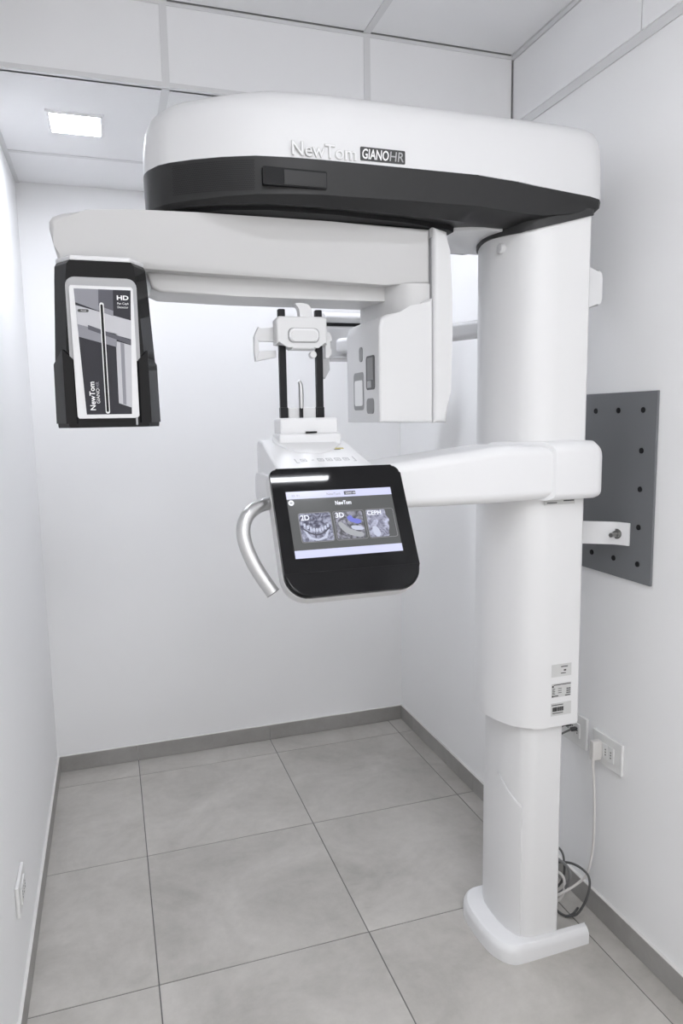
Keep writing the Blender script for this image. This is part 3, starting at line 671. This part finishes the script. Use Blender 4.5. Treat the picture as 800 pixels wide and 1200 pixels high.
for k in range(9):
    x = .115 + .0265 * k; y = .53 + .10 * math.sin(math.pi * (x - .10) / .26); sq(x, x + .019, y - .055, y, .0016, M_xw, 'tooth', .0008)
spoly([(.115, .60), (.13, .60), (.17, .70), (.23, .735), (.29, .70), (.33, .60), (.345, .60), (.31, .73), (.23, .762), (.15, .73)], M_xw, .0015, 'jaw_line')
spoly(chaikin([(.43, .50), (.47, .50), (.52, .60), (.60, .66), (.66, .68), (.655, .745), (.60, .745), (.50, .69), (.45, .60)], 2), M_xl, .0016, 'jaw_bone')
spoly(chaikin([(.55, .56), (.66, .585), (.67, .64), (.60, .645), (.55, .61)], 2), M_xw, .0018, 'jaw_bone')
spoly(chaikin([(.52, .43), (.57, .40), (.58, .46), (.64, .47), (.665, .52), (.62, .55), (.58, .52), (.54, .50)], 2), M_xb, .0016, 'nerve_highlight')
spoly(chaikin([(.72, .36), (.88, .36), (.90, .44), (.93, .52), (.905, .56), (.915, .62), (.90, .69), (.85, .70), (.83, .60), (.78, .56), (.72, .55)], 2), M_x3, .0016, 'skull_profile')
spoly(chaikin([(.74, .60), (.80, .60), (.83, .75), (.76, .76)], 2), M_xw, .0016, 'neck_bones')
st_('2D', .095, .445, .016, M_scrtxt, .0020, bold=.0003); st_('3D', .418, .435, .016, M_scrtxt, .0020, bold=.0003); st_('CEPH', .722, .425, .014, M_scrtxt, .0020, width=.032, bold=.0003)
# ---- patient handles
hp = [(.640, -1.660, 1.322), (.605, -1.672, 1.324), (.578, -1.690, 1.321), (.553, -1.708, 1.308), (.540, -1.720, 1.284), (.540, -1.730, 1.254), (.552, -1.742, 1.216), (.569, -1.752, 1.183), (.588, -1.762, 1.152)]
obj('grip_handle', tube(hp, .0145, 16, 6), M_chrome, X, ang=50)
obj('handle_end', tube([hp[-1], (.5885, -1.7622, 1.1512)], .0147, 16, 1), M_slot, X)
# ---- cephalometric arm behind the column
def bar2(p0, p1, w_, z0, z1, bev):
    d = (Vector(p1) - Vector(p0)).normalized(); n = Vector((-d.y, d.x)) * w_ / 2; p0 = Vector(p0); p1 = Vector(p1)
    bm = prism([tuple(p0 - n), tuple(p1 - n), tuple(p1 + n), tuple(p0 + n)], 'z', z0, z1); bevel(bm, bev, 4); return bm
ce = obj('ceph_arm', bar2((1.435, -1.29), (1.10, -.58), .05, 1.736, 1.79, .016), M_white2, X, ang=45)
obj('ceph_carriage', box(1.052, 1.42, -.63, -.50, 1.716, 1.835, .012, 3), M_white2, ce)
obj('ceph_rail', box(1.054, 1.40, -.622, -.52, 1.834, 1.852, .002, 1), M_blackm, ce)
obj('ceph_tube', prism([(-.60 + .032 * math.cos(a), 1.862 + .022 * math.sin(a)) for a in [k * 2 * math.pi / 24 for k in range(24)]], 'x', 1.056, 1.40, .003, 2), M_white2, ce)
obj('ceph_lip', box(1.06, 1.40, -.66, -.60, 1.712, 1.722, .003, 2), M_white2, ce)

# ================================================================== ON THE WALLS
PL = empty('wall_plate', (W, -1.49, 1.053), 'dark grey steel mounting plate with bolt holes on the right wall', 'plate')
obj('plate', box(W - .007, W - .0003, -1.679, -1.300, 1.053, 1.557, .0012, 1), M_plate, PL)
hole0 = None
hs = [(y, z) for y in (-1.63, -1.536, -1.442, -1.349) for z in (1.509, 1.103)] + [(y, z) for y in (-1.629, -1.349) for z in (1.404, 1.303, 1.202)]
for y, z in hs:
    if hole0 is None:
        hole0 = obj('bolt_socket', cyl((W - .0095, y, z), 'x', .0075, .004, 14, .001), M_blackm, PL)
    else: copy_obj(hole0, PL, (W - .0075, y, z))
# bracket between column and plate
BR = empty('wall_bracket', (W - .007, -1.53, 1.15), 'white bent steel bracket bolting the column to the grey wall plate', 'bracket')
bpth = [(1.470, -1.475), (1.492, -1.478), (1.502, -1.484), (1.512, -1.494), (1.562, -1.556), (1.572, -1.566), (1.586, -1.574), (1.603, -1.605)]
bpth = [(1.4565, -1.462), (1.49, -1.488), (1.506, -1.503), (1.514, -1.513), (1.575, -1.553), (1.583, -1.560), (1.590, -1.568), (1.6025, -1.598)]
def strip(path, t, z0, z1):
    P = [Vector(p) for p in path]; o1, o2 = [], []
    for i, p in enumerate(P):
        d = (P[min(i + 1, len(P) - 1)] - P[max(i - 1, 0)]).normalized(); n = Vector((-d.y, d.x)); o1.append(p - n * t / 2); o2.append(p + n * t / 2)
    return prism([tuple(v) for v in o1 + o2[::-1]], 'z', z0, z1, .0008, 1)
br = obj('strap', strip(bpth, .005, 1.147, 1.209), M_white, BR, ang=50)
nv = Vector((-.93, -.37, 0)).normalized()
def stud(c, r, h, seg=6):
    a = nv; u = Vector((0, 0, 1)); s = a.cross(u); c = Vector(c)
    return loft([[c + a * t + r * (math.cos(k * 2 * math.pi / seg) * u + math.sin(k * 2 * math.pi / seg) * s) for k in range(seg)] for t in (0, h)])
obj('nut', stud((1.586, -1.569, 1.177), .0105, .009), M_steel, BR); obj('washer', stud((1.587, -1.566, 1.177), .014, .003, 20), M_steel, BR)
obj('bolt', stud((1.586, -1.569, 1.177), .0062, .034, 14), M_steel, BR)
obj('bolt_head', cyl((1.483, -1.49, 1.183), 'y', .010, .012, 16, .002), M_blackm, BR)
# sockets
def socket(y0, y1, z0, z1, label, side=1):
    xw = W if side > 0 else 0.0; s = -side
    t = empty('wall_socket', (xw, (y0 + y1) / 2, z0), label, 'socket', 'wall sockets')
    X0, X1 = sorted((xw + s * .0003, xw + s * .010))
    obj('cover_plate', box(X0, X1, y0, y1, z0, z1, .003, 2), M_socket, t)
    yc = (y0 + y1) / 2; X0, X1 = sorted((xw + s * .009, xw + s * .0135))
    for k in (-1, 0, 1):
        m = obj('module', box(X0, X1, yc + k * .0225 - .0108, yc + k * .0225 + .0108, (z0 + z1) / 2 - .0225, (z0 + z1) / 2 + .0225, .001, 1), M_socket, t)
        a, b = sorted((xw + s * .0132, xw + s * .0139))
        for dz in (-.008, 0, .008): obj('contact_hole', box(a, b, yc + k * .0225 - .002, yc + k * .0225 + .002, (z0 + z1) / 2 + dz - .002, (z0 + z1) / 2 + dz + .002), M_ink, m, wn=False)
    return t
socket(-1.600, -1.473, .487, .580, 'white three-module wall socket with the white plug in it')
socket(-1.444, -1.322, .492, .592, 'white wall socket partly hidden behind the machine column with dark cables plugged in')
socket(-1.333, -1.213, .266, .348, 'white wall socket low on the left wall', -1)
# plug with its cord
PG = empty('power_plug', (W - .03, -1.515, .49), 'white power plug and cord hanging from the right wall socket to the floor', 'plug')
obj('plug_body', prism([(-1.522, .505), (-1.508, .505), (-1.506, .515), (-1.506, .556), (-1.509, .562), (-1.521, .562), (-1.524, .556), (-1.524, .515)], 'x', W - .046, W - .0142, .003, 2), M_cable, PG)
obj('plug_neck', cyl((W - .038, -1.515, .484), 'z', .0045, .024, 12), M_cable, PG)
obj('cord', tube([(W - .038, -1.515, .49), (1.576, -1.520, .42), (1.579, -1.521, .32), (1.581, -1.517, .24), (1.579, -1.510, .18), (1.572, -1.503, .135), (1.555, -1.490, .105), (1.525, -1.478, .080), (1.495, -1.460, .057), (1.46, -1.43, .04)], .0038, 10, 6), M_cable, PG)
# dark data cables
for k, (y, z) in enumerate(((-1.345, .557), (-1.375, .552), (-1.402, .548))):
    lb = ['thin dark data cable plugged in the hidden wall socket, leftmost of three', 'thin dark data cable plugged in the hidden wall socket, middle of three', 'thin dark data cable plugged in the hidden wall socket, rightmost of three'][k]
    t = empty('data_cable', (1.59, y, z), lb, 'cable', 'data cables at the hidden socket')
    obj('connector', box(W - .034, W - .0142, y - .0055, y + .0055, z - .005, z + .005, .001, 1), M_ink, t)
    obj('cord', tube([(W - .032, y, z), (W - .06, y - .004, z - .004), (1.515, y + .008, z - .022), (1.48, y + .02, z - .03), (1.45, y + .03, z - .06)], .0028, 8, 6), M_cableg, t)
# cable coil on the floor behind the column
CC = empty('cable_coil', (1.54, -1.40, 0), 'coiled grey and white cables on the floor behind the column', 'cables')
obj('grey_cord', tube([(1.45, -1.36, .20), (1.50, -1.39, .200), (1.535, -1.422, .176), (1.537, -1.441, .145), (1.535, -1.439, .088), (1.52, -1.41, .034), (1.47, -1.38, .010)], .0036, 8, 6), M_cableg, CC)
obj('grey_cord', tube([(1.47, -1.36, .10), (1.52, -1.40, .12), (1.535, -1.432, .140), (1.545, -1.474, .158), (1.553, -1.507, .160), (1.558, -1.530, .150), (1.556, -1.538, .12), (1.548, -1.530, .07), (1.535, -1.51, .02), (1.51, -1.49, .006)], .0036, 8, 6), M_cableg, CC)
obj('pale_cord', tube([(1.50, -1.40, .16), (1.53, -1.449, .148), (1.535, -1.471, .131), (1.533, -1.468, .093), (1.52, -1.445, .049), (1.48, -1.411, .012)], .0045, 8, 6), M_slot, CC)
obj('grey_cord', tube([(1.504, -1.425, 0.006), (1.502, -1.449, 0.006), (1.504, -1.473, 0.006), (1.515, -1.491, 0.006), (1.538, -1.489, 0.006), (1.568, -1.472, 0.006)], .0036, 8, 6), M_cableg, CC)
obj('white_cord', tube([(1.45, -1.38, .09), (1.51, -1.42, .11), (1.53, -1.45, .10), (1.52, -1.46, .05), (1.49, -1.44, .015), (1.45, -1.42, .008)], .0042, 8, 6), M_cable, CC)
